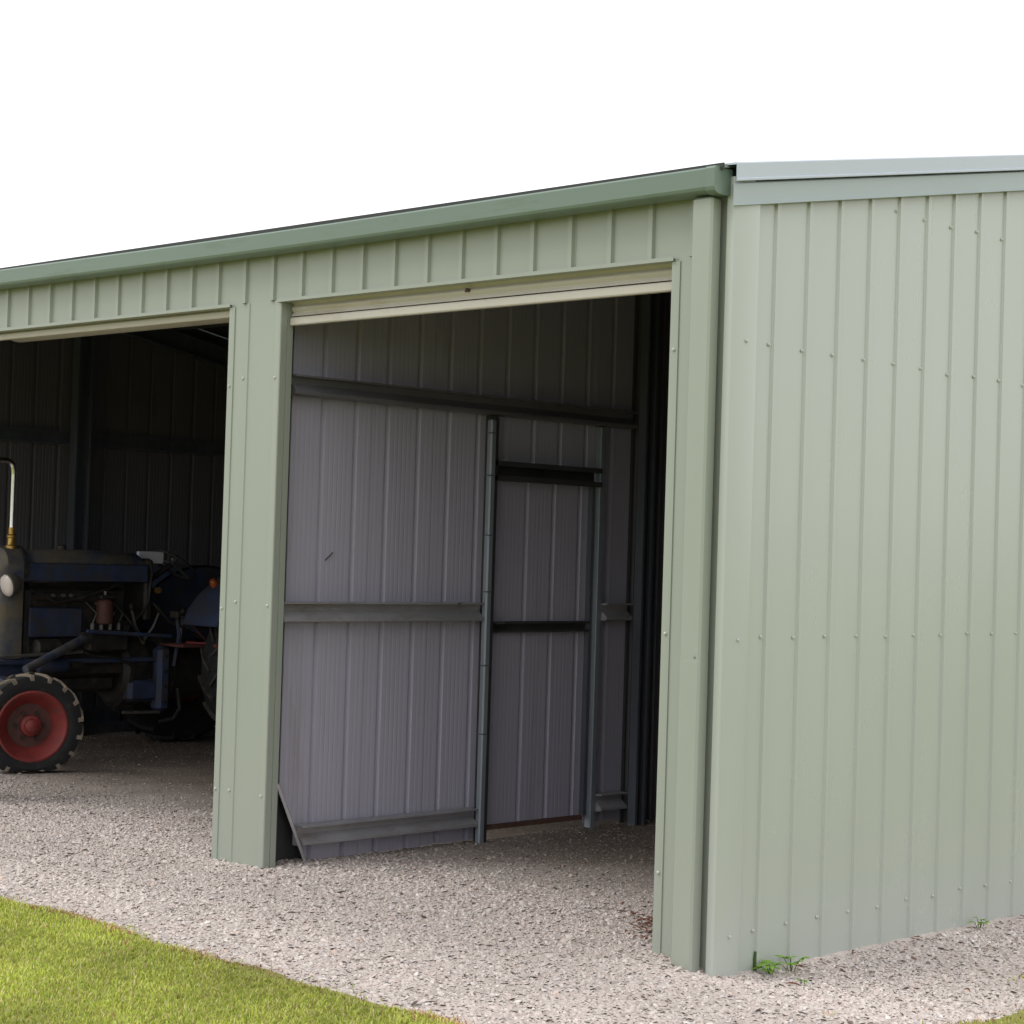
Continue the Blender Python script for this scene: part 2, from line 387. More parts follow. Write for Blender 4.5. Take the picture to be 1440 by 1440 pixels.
ys = list(np.arange(.03, YB-.05, P*3))+[YB-.02]
for k, (a, b) in enumerate(zip(ys[:-1], ys[1:])):
    sheet('cladding_sheet', left, (XL, 0, 0), (0, 1, 0), (-1, 0, 0), a, b, .03-.026, ZB, lambda u: roofz(u, 3.335), 'sage_paint', 'backing_shaded', lift=.0015*(k % 2))

# --- front wall: fascia over three bays, pillars between
FP = -2.8247
BAYS = [(-2.985, -.325), (-6.09, -3.43), (-9.195, -6.535)]
mem = [('girt', ((XL+.05, .012, z), (-.05, .012, z), (0, 0, 1), (0, 1, 0), .09, .028, G)) for z in (3.035, 3.24)] + \
      [('column', ((x, .08, ZB), (x, .08, 3.2), (1, 0, 0), (0, 1, 0), .10, .08, 'dark_gap')) for x in (-3.3, -3.13, -6.4, -6.23, -.2, -9.33)]
front = members('front_wall', shed, mem[0][1], mem[1:])
cuts = [-9.49]
x = FP + .026 - P*28
while x < -.2:
    if x > -9.4: cuts.append(x)
    x += P*3
cuts.append(-.03)
for k, (a, b) in enumerate(zip(cuts[:-1], cuts[1:])):
    sheet('fascia_sheet', front, (0, 0, 0), (1, 0, 0), (0, -1, 0), a, b, FP, 2.985, 3.30, 'sage_trim', 'sheet_backing', lift=.0015*(k % 2), flutes=False)
for (a, b) in BAYS:    # folded trim under the fascia
    m = MB(); pr = [(-.0225, 2.972), (-.0225, 2.99), (-.0202, 2.99), (-.0202, 2.9745), (.03, 2.9745), (.03, 2.972)]
    m.loft([[(xx, y, z) for y, z in pr] for xx in (a-.02, b+.02)], 'sage_trim'); m.build('head_flashing', front)
def pillar(x0, x1, folds, lj=True, rj=True):
    sheet('pillar_sheet', front, (0, 0, 0), (1, 0, 0), (0, -1, 0), x0+.012, x1-.012, folds, ZB, 2.985, 'sage_trim', 'sheet_backing', lift=.0, flutes=False, R_=(.006, .010, .014))
    for sgn, xe, on in ((1, x0, lj), (-1, x1, rj)):
        if not on: continue
        m = MB()   # jamb flashing: face strip, rounded nose, reveal
        pr = [(xe+sgn*.046, -.002), (xe+sgn*.045, -.006), (xe+sgn*.010, -.010), (xe+sgn*.003, -.009), (xe, -.004), (xe, .034), (xe+sgn*.03, .034)]
        t = .0025; inn = [(xx+sgn*(t if 2 <= i else 0), yy+(t if i < 5 else -t)) for i, (xx, yy) in enumerate(pr)]
        m.loft([[(xx, yy, z) for xx, yy in pr+inn[::-1]] for z in (ZB, 2.971)], 'sage_trim'); m.build('jamb_flashing', front, smooth=30)
        m = MB(); m.csec((xe-sgn*.002, .055, ZB), (xe-sgn*.002, .055, 3.05), (0, 1, 0), (sgn, 0, 0), .036, .035, 'sage_trim', .012); m.build('door_track', front)
pillar(-3.43, -2.985, -3.27); pillar(-6.535, -6.09, -6.375); pillar(-.325, -.002, -.2, True, False); pillar(XL+.02, -9.195, -9.4, False, True)
for x in (-3.41, -3.30, -3.02, -6.5, -6.12, -.30):
    for z in (.35, 1.35, 2.56): screw(front, (x, -.009 if x != -3.30 else -.001, z+random.uniform(-.03, .03)), (0, -1, 0))

# --- roller doors, wound up
def roller(a, b, zb, handle=False):
    m = MB(); pr = []
    z = 3.12; k = 0
    while z > zb+.045:
        pr += [(.066, z), (.056, z-.008), (.053, z-.018), (.056, z-.028), (.066, z-.036)]; z -= .040
    pr = [q for q in pr if q[1] > zb+.04]
    n = len(pr); A = [(a+.012, y, z) for y, z in pr]; B = [(b-.012, y, z) for y, z in pr]
    A2 = [(a+.012, y+.003, z) for y, z in pr]; B2 = [(b-.012, y+.003, z) for y, z in pr]
    m.add(A+B, [(i, i+1, n+i+1, n+i) for i in range(n-1)], 'roller_cream'); m.add(A2+B2, [(i, i+1, n+i+1, n+i) for i in range(n-1)], 'roller_cream')
    door = m.build('roller_door', shed, smooth=60)
    m = MB(); pr = [(.048, zb), (.044, zb+.006), (.044, zb+.034), (.049, zb+.042), (.074, zb+.042), (.074, zb)]
    m.loft([[(x, y, z) for y, z in pr] for x in (a+.012, b-.012)], 'roller_cream'); m.build('bottom_rail', door, smooth=20)
    m = MB(); m.lathe([(.17, a+.03), (.17, b-.03)], (0, .31, 3.12), (1, 0, 0), 'roller_cream', n=24); m.build('curtain_roll', door, smooth=30)
    if handle:
        m = MB(); m.box(-1.66, -1.63, .046, .055, 2.938, 2.95, 'rust_red'); m.box(-1.65, -1.638, .040, .055, 2.947, 2.956, 'rust_red'); m.build('lock_handle', door)
roller(*BAYS[0], 2.853, True); roller(*BAYS[1], 2.928)
roller(*BAYS[2], 2.93)

# --- partition between the first and the middle bay
XP = -3.085
mem = [('girt', ((-3.067, y0, z), (-3.067, y1, z), (0, 0, 1), (1, 0, 0), .105, .085, G, .022)) for y0, y1, z in ((.13, 2.9, 2.55), (.10, 1.575, 1.338), (.255, 1.575, .140), (2.66, 2.9, 1.338), (2.66, 2.9, .15))]
def pgirt(name, parent, y0, y1, z, mt=G):
    pr = [(0, .052), (.085, .052), (.085, .043), (.040, .040), (.036, .006), (.085, -.034), (.085, -.050), (.06, -.056), (0, -.056)]
    m = MB(); m.loft([[(-3.067+a, y, z+b) for a, b in pr] for y in (y0, y1)], mt); return m.build(name, parent)
part = pgirt('partition_wall', shed, .11, 2.9, 2.55, 'girt_shaded')
for y0, y1, z in ((.08, 1.572, 1.338), (.255, 1.572, .140), (2.655, 2.9, 1.338), (2.655, 2.9, .15)): pgirt('girt', part, y0, y1, z)
PP = .1475
# sheet seen from its back: ribs point away, so channels show
def psheet(a, b, z0, z1, lift=0): return sheet('cladding_sheet', part, (XP+.0, 0, 0), (0, 1, 0), (-1, 0, 0), a, b, PP, z0, z1, 'sheet_backing', 'sheet_backing', lift=lift, R_=(.030, .011, .020), fl=.0009)
cut = lambda u: max(-.06, .385-(u-.155)*2.02)
psheet(.07, PP+P*2.5, cut, 3.32); psheet(PP+P*2.5, PP+P*4.5, -.01, 3.4, .0015); psheet(PP+P*4.5, 1.655, -.005, 3.45)
psheet(1.655, 2.60, 2.22, 3.55, .0015); psheet(2.60, 2.95, .02, 3.7); sheet('cladding_sheet', part, (XP, 0, 0), (0, 1, 0), (-1, 0, 0), 2.95, 4.4, PP, -.05, 3.52, 'backing_shaded', 'backing_shaded', lift=.0015, R_=(.030, .011, .020)); sheet('cladding_sheet', part, (XP, 0, 0), (0, 1, 0), (-1, 0, 0), 4.4, 5.9, PP, -.05, 3.3, 'backing_shaded', 'backing_shaded', R_=(.030, .011, .020))  # sheets past the column use the shaded backing copy
def part_mb(name, fn, parent=None, sm=False):
    m = MB(); fn(m); return m.build(name, parent or part, smooth=sm)
post = part_mb('door_post', lambda m: m.bbox(-3.012, -2.972, 1.578, 1.624, -.15, 2.465, 'post_galv', .008), None, 30)
for z in (.62, 1.02, 1.45, 1.78, 2.13, 2.38): part_mb('band', lambda m: m.bbox(-3.0135, -2.9705, 1.5765, 1.6255, z, z+.011, 'column_steel', .004), post)
part_mb('door_post', lambda m: m.bbox(-3.078, -3.00, 1.632, 1.672, -.15, 2.49, 'dark_gap', .004))  # added dark upright, stands in for the shadow gap beside the post
part_mb('door_post', lambda m: m.bbox(-3.075, -3.025, 2.604, 2.650, -.15, 2.49, 'post_galv', .004))
part_mb('door_header', lambda m: m.csec((-3.075, 1.645, 2.17), (-3.075, 2.596, 2.17), (0, 0, 1), (1, 0, 0), .115, .075, 'dark_gap', lip=.03))
# the door leaf hung in the opening
leaf = part_mb('partition_door', lambda m: (m.box(-3.092, -3.066, 1.676, 1.70, .075, 2.11, 'column_steel'), m.box(-3.092, -3.055, 2.570, 2.594, .075, 2.11, 'column_steel')), shed)
sheet('door_sheet', leaf, (-3.094, 0, 0), (0, 1, 0), (-1, 0, 0), 1.665, 2.594, PP-.03, .06, 2.12, 'sheet_backing', 'sheet_backing', R_=(.030, .011, .020), fl=.0009)
part_mb('middle_rail', lambda m: m.csec((-3.09, 1.70, 1.245), (-3.09, 2.575, 1.245), (0, 0, 1), (1, 0, 0), .065, .04, 'dark_gap', .014), leaf)
part_mb('bottom_rail', lambda m: (m.box(-3.09, -3.062, 1.70, 2.57, .046, .073, 'rusty_edge')), leaf)
part_mb('bolt', lambda m: (m.tube([(-3.04, 1.68, 1.27), (-3.04, 1.80, 1.27)], .007, 'bare_steel', 6), m.tube([(-3.04, 1.72, 1.27), (-3.015, 1.72, 1.27)], .006, 'bare_steel', 6)), leaf)
# slanting flat bar at the cut corner, dark block behind it paints the shade of the gap
part_mb('corner_brace', lambda m: m.tube([(-2.985, .075, .43), (-2.985, .315, -.07)], .011, 'girt_galv', 4))
part_mb('gap_shade_block', lambda m: (m.box(-3.21, -3.16, .08, .45, -.1, .52, 'dark_gap'),))
# small rivet holes and a scratch on the big sheet
part_mb('girt_bolt', lambda m: m.lathe([(.010, 0), (.010, .008)], (-2.982, 1.36, 1.385), (1, 0, 0), 'bare_steel', n=6))
part_mb('wire_hook', lambda m: m.tube([(-3.08, .43, 1.615), (-3.072, .455, 1.64), (-3.074, .475, 1.655), (-3.08, .48, 1.66)], .0028, 'grease_iron', 6))
# interior column at the ridge line and rafters
def col_f(m):
    m.csec((-2.98, 2.955, ZB), (-2.98, 2.955, 3.66), (0, 1, 0), (1, 0, 0), .10, .062, 'column_steel', .02)
part_mb('column', col_f, shed)

# --- roof
mem = [('purlin', ((XL+.03, y, roofz(y)-.035), (-.03, y, roofz(y)-.035), (0, 0, 1), (0, 1, 0), .09, .05, 'column_steel')) for y in (2.9, .25, 1.15, 2.05, 3.1, 3.95, 4.85, 5.75)] + \
      [('rafter', ((x, ya, roofz(ya)-.18), (x, yb_, roofz(yb_)-.18), (0, -SL*.17 if ya < 1 else SL*.17, .98), (1, 0, 0), .18, .065, 'column_steel')) for x in (-.12, -3.2, -6.3, XL+.12) for ya, yb_ in ((.15, 3.0), (3.0, YB-.15))]
roof = members('roof', shed, mem[0][1], mem[1:])
def roof_sheet(xa, xb, lift):
    pr = profile(xa, xb, XL, False)
    for ya, yb_ in ((-.095, 3.0), (YB+.085, 3.0)):
        mb = MB(); n = len(pr)
        for skin, mt in ((0, 'roof_metal'), (-.002, 'roof_backing_shaded')):
            A = [(u, ya, roofz(ya)+.043+h+skin+lift) for u, h in pr]; B = [(u, yb_, roofz(yb_)+.043+h+skin+lift) for u, h in pr]
            mb.add(A+B, [(i, i+1, n+i+1, n+i) for i in range(n-1)], mt)
        mb.build('roof_sheet', roof)
xs = list(np.arange(XL+.0, -.05, P*3)); xs.append(.012)
for k, (a, b) in enumerate(zip(xs[:-1], xs[1:])): roof_sheet(a, b, .0015*(k % 2))
part_mb('ridge_cap', lambda m: m.loft([[(x, YR-.16, roofz(YR-.16)+.075), (x, YR, roofz(YR)+.083), (x, YR+.16, roofz(YR+.16)+.075), (x, YR+.16, roofz(YR+.16)+.071), (x, YR, roofz(YR)+.078), (x, YR-.16, roofz(YR-.16)+.071)] for x in (XL-.02, .06)], 'barge_metal'), roof)

part_mb('eave_strip', lambda m: m.box(XL-.03, .02, -.104, -.0965, 3.318, 3.3475, 'roof_edge_shade'), roof)  # dark strip painting the shadow line over the gutter
part_mb('eave_strip', lambda m: m.box(XL-.03, .02, .0, .02, 3.28, 3.336, 'roof_edge_shade'), roof)
# --- gutter, downpipe
gut_pr = [(-.024, 3.325), (-.024, 3.232), (-.045, 3.222), (-.105, 3.222), (-.122, 3.226), (-.131, 3.232), (-.136, 3.244), (-.138, 3.318), (-.132, 3.326), (-.120, 3.322),
          (-.120, 3.314), (-.132, 3.312), (-.132, 3.246), (-.127, 3.236), (-.118, 3.230), (-.100, 3.227), (-.046, 3.227), (-.028, 3.236), (-.028, 3.325)]
def gut(m):
    # the run dips and bows a few millimetres as real gutters do
    xs_ = np.linspace(XL-.05, -.045, 40)
    m.loft([[(x, y+.003*math.sin(x*1.3), z+.004*math.sin(x*.9+1)-.0) for y, z in gut_pr] for x in xs_], 'gutter_paint')
gutter = part_mb('gutter', gut, shed, 16)
def collar(m):
    o = [(-.02, 3.33), (-.02, 3.224), (-.047, 3.217), (-.105, 3.217), (-.126, 3.222), (-.137, 3.230), (-.142, 3.245), (-.143, 3.322), (-.134, 3.332), (-.11, 3.334)]
    m.loft([[(x, y, z) for y, z in o] for x in (-.047, .004)], 'gutter_paint')
part_mb('gutter_stop_end', collar, gutter)
dp = part_mb('downpipe', lambda m: m.bbox(-.156, -.045, -.090, -.022, 1.1, 3.216, 'sage_trim', .009), shed, 20)
part_mb('lower_downpipe', lambda m: m.bbox(-.1566, -.0444, -.0907, -.0215, -.2, 1.266, 'sage_trim', .009), dp, 20)
part_mb('rivet', lambda m: m.lathe([(.006, 0), (.003, .004)], (-.07, -.0905, 1.275), (0, -1, 0), 'bare_steel', n=8), dp)
# --- barge flashing on the gable
def barge(m, x0, x1, top, h, lip, mt='barge_metal'):
    pr = lambda b: [(x0, b), (x1-.006, b), (x1, b-.006), (x1, b-h+lip), (x1+.006, b-h+lip*.6), (x1+.006, b-h), (x1-.004, b-h-.002), (x1-.004, b-h+lip), (x1-.004, b-.01), (x0, b-.004)]
    ysq = (-.055, YR, YB+.055)
    m.loft([[(x, y, z) for x, z in pr(top+SL*((y if y <= YR else 2*YR-y)))] for y in ysq], mt)
part_mb('barge_cap', lambda m: barge(m, -.09, .055, 3.364, .080, .012, 'barge_cap_metal'), shed)
part_mb('barge_board', lambda m: barge(m, .030, .040, 3.279, .098, .008), shed)

part_mb('end_barge', lambda m: m.loft([[(xx, y, roofz(y)+dz) for xx, dz in ((XL-.05, .075), (XL+.03, .075), (XL+.03, .07), (XL-.04, .07), (XL-.04, -.12), (XL-.05, -.12))] for y in (-.05, YR, YB+.05)], 'barge_metal'), shed)
# ------------------------------------------------------------------ tractor in the far bay, nose to its door
TO = (-8.0, 2.4, 0.)
tractor = empty('tractor', TO)
tag(tractor, 'old dusty blue tractor with red front wheels and upright chrome exhaust inside the shed', 'tractor')
def tp(name, fn, parent=None, sm=40):
    m = MB(); fn(m)
    par = parent or tractor
    o = m.build(name, par, smooth=sm, off=TO, loc=(0, 0, 0))
    return o
CX = -8.0
def hood_ring(y, hw, zt, zb, r=.10):
    # rounded top section in XZ
    pts = [(CX-hw, zb), (CX-hw, zt-r)]
    for k in range(1, 6): a = math.pi - k*math.pi/12; pts.append((CX-hw+r+r*math.cos(a)*1.0, zt-r+r*math.sin(a)))
    pts.append((CX-hw+r, zt)); pts.append((CX+hw-r, zt))
    for k in range(1, 6): a = math.pi/2 - k*math.pi/12; pts.append((CX+hw-r+r*math.cos(a), zt-r+r*math.sin(a)))
    pts += [(CX+hw, zt-r), (CX+hw, zb)]
    return [(x, y, z) for x, z in pts]
hood = tp('bonnet', lambda m: m.loft([hood_ring(1.50, .20, 1.575, 1.36), hood_ring(1.60, .215, 1.60, 1.35), hood_ring(2.1, .225, 1.605, 1.36), hood_ring(2.55, .215, 1.585, 1.38), hood_ring(2.62, .19, 1.55, 1.40)], 'blue_dusty'))
tp('bonnet_side', lambda m: (m.bbox(CX+.216, CX+.232, 1.52, 2.60, 1.36, 1.50, 'tractor_blue', .007), m.bbox(CX-.232, CX-.216, 1.52, 2.60, 1.36, 1.50, 'tractor_blue', .007)), hood)
tp('filler_cap', lambda m: m.lathe([(.035, 0), (.035, .03), (.02, .04)], (CX, 1.95, 1.6), (0, 0, 1), 'grease_iron', n=12), hood)
# radiator cowl and cap drum
cowl = tp('radiator_cowl', lambda m: (m.loft([hood_ring(1.30, .205, 1.56, .80, .13), hood_ring(1.34, .24, 1.61, .78, .14), hood_ring(1.47, .245, 1.615, .78, .14), hood_ring(1.49, .22, 1.59, .8, .13)], 'blue_dusty')))
tp('cowl_rim', lambda m: m.loft([hood_ring(1.475, .252, 1.625, 1.40, .145), hood_ring(1.505, .252, 1.625, 1.40, .145)], 'grease_iron'), cowl)
for k in range(12): tp('grille_bar', lambda m: m.box(CX-.19, CX+.19, 1.292, 1.3018, .86+k*.05, .885+k*.05, 'tractor_blue'), cowl)
tp('radiator_core', lambda m: m.box(CX-.18, CX+.18, 1.302, 1.32, .82, 1.46, 'grease_iron'), cowl)
# headlights
for sx in (1, -1):
    hl = tp('headlight', lambda m: (m.lathe([(.03, .11), (.065, .08), (.085, .02), (.088, 0), (.084, -.006)], (CX+sx*.30, 1.30, 1.33), (0, .97, .22), 'blue_dusty', n=20), m.tube([(CX+sx*.24, 1.38, 1.30), (CX+sx*.30, 1.38, 1.28)], .015, 'grease_iron')))
    tp('lens', lambda m: m.lathe([(.083, 0), (.075, -.014), (.05, -.024), (.01, -.029)], (CX+sx*.30, 1.296, 1.328), (0, .97, .22), 'lens', n=20), hl)
# exhaust
ex = tp('exhaust', lambda m: m.tube([(CX+.12, 1.43, 1.74), (CX+.12, 1.43, 2.16), (CX+.12, 1.427, 2.20), (CX+.12, 1.415, 2.235), (CX+.12, 1.39, 2.255), (CX+.12, 1.36, 2.262), (CX+.12, 1.27, 2.262)], .021, 'chrome', 16))
tp('exhaust_base', lambda m: m.lathe([(.045, 0), (.045, .02), (.032, .035), (.030, .08), (.036, .085), (.036, .10), (.026, .11), (.026, .16)], (CX+.12, 1.43, 1.60), (0, 0, 1), 'brass', n=16), ex)
# engine
eng = tp('engine', lambda m: (m.bbox(CX-.17, CX+.17, 1.55, 2.45, .62, 1.32, 'grease_iron', .03), m.bbox(CX-.13, CX+.13, 1.50, 2.4, .50, .64, 'grease_iron', .03), m.bbox(CX-.12, CX+.12, 1.6, 2.4, 1.30, 1.37, 'grease_iron', .02)))
tp('side_cover', lambda m: m.bbox(CX+.168, CX+.20, 1.56, 2.03, .93, 1.165, 'tractor_blue', .012), eng)
tp('manifold', lambda m: (m.tube([(CX+.20, 1.62, 1.245), (CX+.20, 2.2, 1.235)], .032, 'grease_iron'), [m.tube([(CX+.2, y, 1.24), (CX+.14, y, 1.24)], .022, 'grease_iron') for y in (1.68, 1.85, 2.02, 2.18)], [m.lathe([(.018, 0), (.012, .02)], (CX+.225, y, 1.255), (1, 0, 0), 'bare_steel', n=8) for y in (1.74, 1.83, 1.90)]), eng)
tp('oil_filter', lambda m: m.lathe([(.03, 0), (.062, .012), (.066, .03), (.066, .17), (.05, .19), (.03, .20)], (CX+.24, 2.20, 1.03), (0, 0, 1), 'rust_red', n=18), eng)
tp('filter_bracket', lambda m: (m.bbox(CX+.15, CX+.28, 2.14, 2.27, 1.23, 1.262, 'grease_iron', .006), m.tube([(CX+.24, 2.2, 1.26), (CX+.24, 2.2, 1.29)], .012, 'bare_steel')), eng)
tp('injector_pump', lambda m: (m.bbox(CX+.17, CX+.27, 2.05, 2.42, .82, .99, 'grease_iron', .02), [m.lathe([(.016, 0), (.016, .05)], (CX+.23, y, .99), (0, 0, 1), 'bare_steel', n=8) for y in (2.1, 2.18, 2.26, 2.34)]), eng)
for y in (2.1, 2.18, 2.26, 2.34): tp('fuel_pipe', lambda m: m.tube([(CX+.23, y, 1.04), (CX+.25, y+.02, 1.12), (CX+.19, y-.06, 1.22), (CX+.12, y-.1, 1.31)], .005, 'bare_steel', 6), eng)
tp('starter', lambda m: (m.lathe([(.045, 0), (.05, .01), (.05, .24), (.035, .26)], (CX+.24, 1.62, .72), (0, 1, 0), 'tractor_blue', n=16), m.lathe([(.03, 0), (.03, .1)], (CX+.24, 1.9, .72), (0, 1, 0), 'grease_iron', n=12)), eng)
tp('dynamo', lambda m: m.lathe([(.05, 0), (.065, .012), (.065, .2), (.04, .22)], (CX+.25, 1.58, .86), (0, 1, 0), 'grease_iron', n=16), eng)
# chassis: front axle support, axle beam, gearbox
ch = tp('chassis', lambda m: (m.bbox(CX-.16, CX+.16, 1.12, 1.62, .52, .80, 'tractor_blue', .02), m.bbox(CX+.19, CX+.24, 1.2, 2.75, .735, .775, 'tractor_blue', .006), m.bbox(CX-.24, CX-.19, 1.2, 2.75, .735, .775, 'tractor_blue', .006)))
tp('front_axle', lambda m: (m.loft([[(x, 1.30-.06, z-.05), (x, 1.30+.06, z-.05), (x, 1.30+.05, z+.05), (x, 1.30-.05, z+.05)] for x, z in ((CX-.56, .55), (CX-.3, .60), (CX, .62), (CX+.3, .60), (CX+.56, .55))], 'tractor_blue'), m.lathe([(.045, 0), (.045, .38)], (CX+.56, 1.30, .30), (0, 0, 1), 'blue_dusty', n=14), m.lathe([(.045, 0), (.045, .38)], (CX-.56, 1.30, .30), (0, 0, 1), 'blue_dusty', n=14)), ch)
tp('drag_link', lambda m: (m.tube([(CX+.52, 1.34, .72), (CX+.45, 1.58, .80), (CX+.34, 1.95, .93)], [.03, .034, .034], 'blue_dusty', 12), m.lathe([(.05, 0), (.05, .06)], (CX+.30, 1.97, .93), (1, 0, 0), 'grease_iron', n=12)), ch)
tp('tie_bar', lambda m: (m.tube([(CX+.33, 1.2, .80), (CX+.33, 1.95, .83)], .012, 'bare_steel'), m.tube([(CX+.31, 2.0, .985), (CX+.31, 2.78, .94)], .016, 'tractor_blue')), ch)
gear = tp('gearbox', lambda m: (m.loft([[(CX+.24*math.cos(a)*s, y, .66+.30*math.sin(a)*s) for a in [k*math.pi/8 for k in range(16)]] for y, s in ((2.42, .85), (2.46, 1.0), (2.62, 1.0), (2.66, .9), (2.80, .78), (2.82, .98), (2.90, .98), (2.92, .8), (3.35, .8), (3.4, 1.05), (3.75, 1.05), (3.8, .9))], 'grease_iron')))
tp('bell_housing', lambda m: (m.bbox(CX+.16, CX+.285, 2.70, 2.82, .34, .86, 'tractor_blue', .03), m.bbox(CX+.10, CX+.25, 2.45, 2.72, .42, .60, 'tractor_blue', .03), [m.lathe([(.014, 0), (.014, .015)], (CX+.285, 2.76, z), (1, 0, 0), 'grease_iron', n=6) for z in (.42, .54, .66, .78)]), gear)
tp('clutch_pipe', lambda m: (m.tube([(CX+.24, 2.40, .345), (CX+.24, 2.75, .335)], .012, 'bare_steel'), m.tube([(CX+.26, 2.90, .52), (CX+.27, 2.92, .36), (CX+.27, 2.86, .28), (CX+.25, 2.74, .26)], .015, 'grease_iron')), gear)
tp('axle_trumpet', lambda m: (m.lathe([(.16, 0), (.15, .1), (.11, .14), (.10, .42)], (CX+.2, 3.58, .70), (1, 0, 0), 'tractor_blue', n=20), m.lathe([(.16, 0), (.15, .1), (.11, .14), (.10, .42)], (CX-.2, 3.58, .70), (-1, 0, 0), 'tractor_blue', n=20)), gear)
for (x, y0, z0, y1, z1, bend) in ((CX+.20, 2.60, .88, 2.46, 1.16, -.02), (CX+.10, 2.66, .88, 2.80, 1.13, .02), (CX+.24, 2.92, .88, 2.93, 1.12, 0)):
    lv = tp('lever', lambda m: m.tube([(x, y0, z0), (x+.01, (y0+y1)/2+bend, (z0+z1)/2), (x+.02, y1, z1)], [.015, .012, .010], 'bare_steel', 8))
    tp('knob', lambda m: m.lathe([(.01, -.02), (.022, 0), (.022, .02), (.01, .035)], (x+.02, y1, z1), (0, 0, 1), 'grease_iron', n=10), lv)
tp('footplate', lambda m: (m.bbox(CX+.20, CX+.52, 2.75, 3.3, .86, .885, 'rust_red', .006),), gear)
tp('pedal', lambda m: (m.tube([(CX+.27, 2.85, .70), (CX+.30, 2.87, .95), (CX+.30, 2.84, 1.10)], .016, 'tractor_blue'), m.bbox(CX+.26, CX+.36, 2.80, 2.84, 1.08, 1.14, 'grease_iron', .006)), gear)
# dash, steering, seat
dash = tp('dashboard', lambda m: (m.bbox(CX-.2, CX+.2, 2.60, 2.68, 1.05, 1.55, 'grease_iron', .02), m.tube([(CX, 2.66, 1.30), (CX, 2.98, 1.50)], .025, 'grease_iron')))
tp('instrument_card', lambda m: m.bbox(CX-.02, CX+.015, 2.66, 2.90, 1.51, 1.605, 'white_card', .003), dash)
for y in (2.96, 3.04): tp('switch', lambda m: m.lathe([(.014, 0), (.018, .01), (.012, .025)], (CX+.05, y, 1.545), (1, 0, 0), 'bare_steel', n=8), dash)
tp('dash_pipe', lambda m: (m.tube([(CX+.21, 2.63, 1.53), (CX+.215, 2.65, 1.44), (CX+.215, 2.635, 1.34), (CX+.21, 2.63, 1.22), (CX+.2, 2.58, 1.12), (CX+.19, 2.50, 1.05)], .011, 'grease_iron'), m.lathe([(.025, 0), (.025, .03)], (CX+.215, 2.70, 1.30), (1, 0, 0), 'brass', n=10)), dash)
sw = tp('steering_wheel', lambda m: m.lathe([(.205, -.012), (.217, 0), (.205, .012), (.193, 0)], (CX, 3.0, 1.51), (0, .55, .83), 'grease_iron', n=32, closed=True))
for a in (R(90), R(210), R(330)): tp('spoke', lambda m: m.tube([(CX, 3.0, 1.51), (CX+.2*math.cos(a), 3.0+.2*math.sin(a)*.83, 1.51-.2*math.sin(a)*.55)], .009, 'bare_steel', 6), sw)
seat = tp('seat', lambda m: (m.bbox(CX-.22, CX+.22, 3.35, 3.75, 1.03, 1.11, 'seat_vinyl', .03), m.bbox(CX-.21, CX+.21, 3.70, 3.78, 1.08, 1.36, 'seat_vinyl', .03), m.tube([(CX, 3.55, .9), (CX, 3.55, 1.05)], .04, 'grease_iron')))
for pts_ in ([(CX+.22, 1.55, 1.30), (CX+.26, 1.75, 1.20), (CX+.25, 2.0, 1.24), (CX+.22, 2.3, 1.33)], [(CX+.24, 2.28, 1.20), (CX+.28, 2.42, 1.05), (CX+.26, 2.52, .95), (CX+.2, 2.6, .9)],
             [(CX+.25, 1.85, .90), (CX+.29, 2.05, .80), (CX+.28, 2.3, .78), (CX+.24, 2.5, .70)], [(CX+.2, 2.68, 1.2), (CX+.27, 2.8, 1.05), (CX+.26, 2.95, 1.0), (CX+.3, 3.1, .92)]):
    tp('hose', lambda m: m.tube(pts_, .010, 'grease_iron', 7))
# mudguards over the rear wheels
for sx in (1, -1):
    def guard(m):
        arcs = [R(d) for d in range(155, 14, -10)]
        r_o, r_i = .80, .785; xa, xb = CX+sx*.33, CX+sx*.80
        m.loft([[(xa, 3.58+r_o*math.cos(a), .70+r_o*math.sin(a)), (xb, 3.58+r_o*math.cos(a), .70+r_o*math.sin(a)), (xb, 3.58+r_i*math.cos(a), .70+r_i*math.sin(a)), (xa, 3.58+r_i*math.cos(a), .70+r_i*math.sin(a))] for a in arcs], 'tractor_blue')
        m.loft([[(xa, 3.58+r_o*math.cos(a), .70+r_o*math.sin(a)), (xa+sx*.012, 3.58+r_o*math.cos(a), .70+r_o*math.sin(a)), (xa+sx*.012, 3.58+.2*math.cos(a), .70+.2*math.sin(a)), (xa, 3.58+.2*math.cos(a), .70+.2*math.sin(a))] for a in arcs], 'tractor_blue')
    mg = tp('mudguard', guard)
    tp('marker_lamp', lambda m: m.lathe([(.035, 0), (.035, .03), (.02, .05)], (CX+sx*.6, 2.98, 1.36), (0, -.7, .7), 'amber', n=12), mg)
tp('guard_stay', lambda m: (m.tube([(CX+.30, 2.95, .885), (CX+.55, 3.02, .885), (CX+.74, 2.9, .885)], .013, 'wheel_red'), m.tube([(CX+.36, 2.9, 1.08), (CX+.36, 3.1, .9)], .012, 'rust_red')))
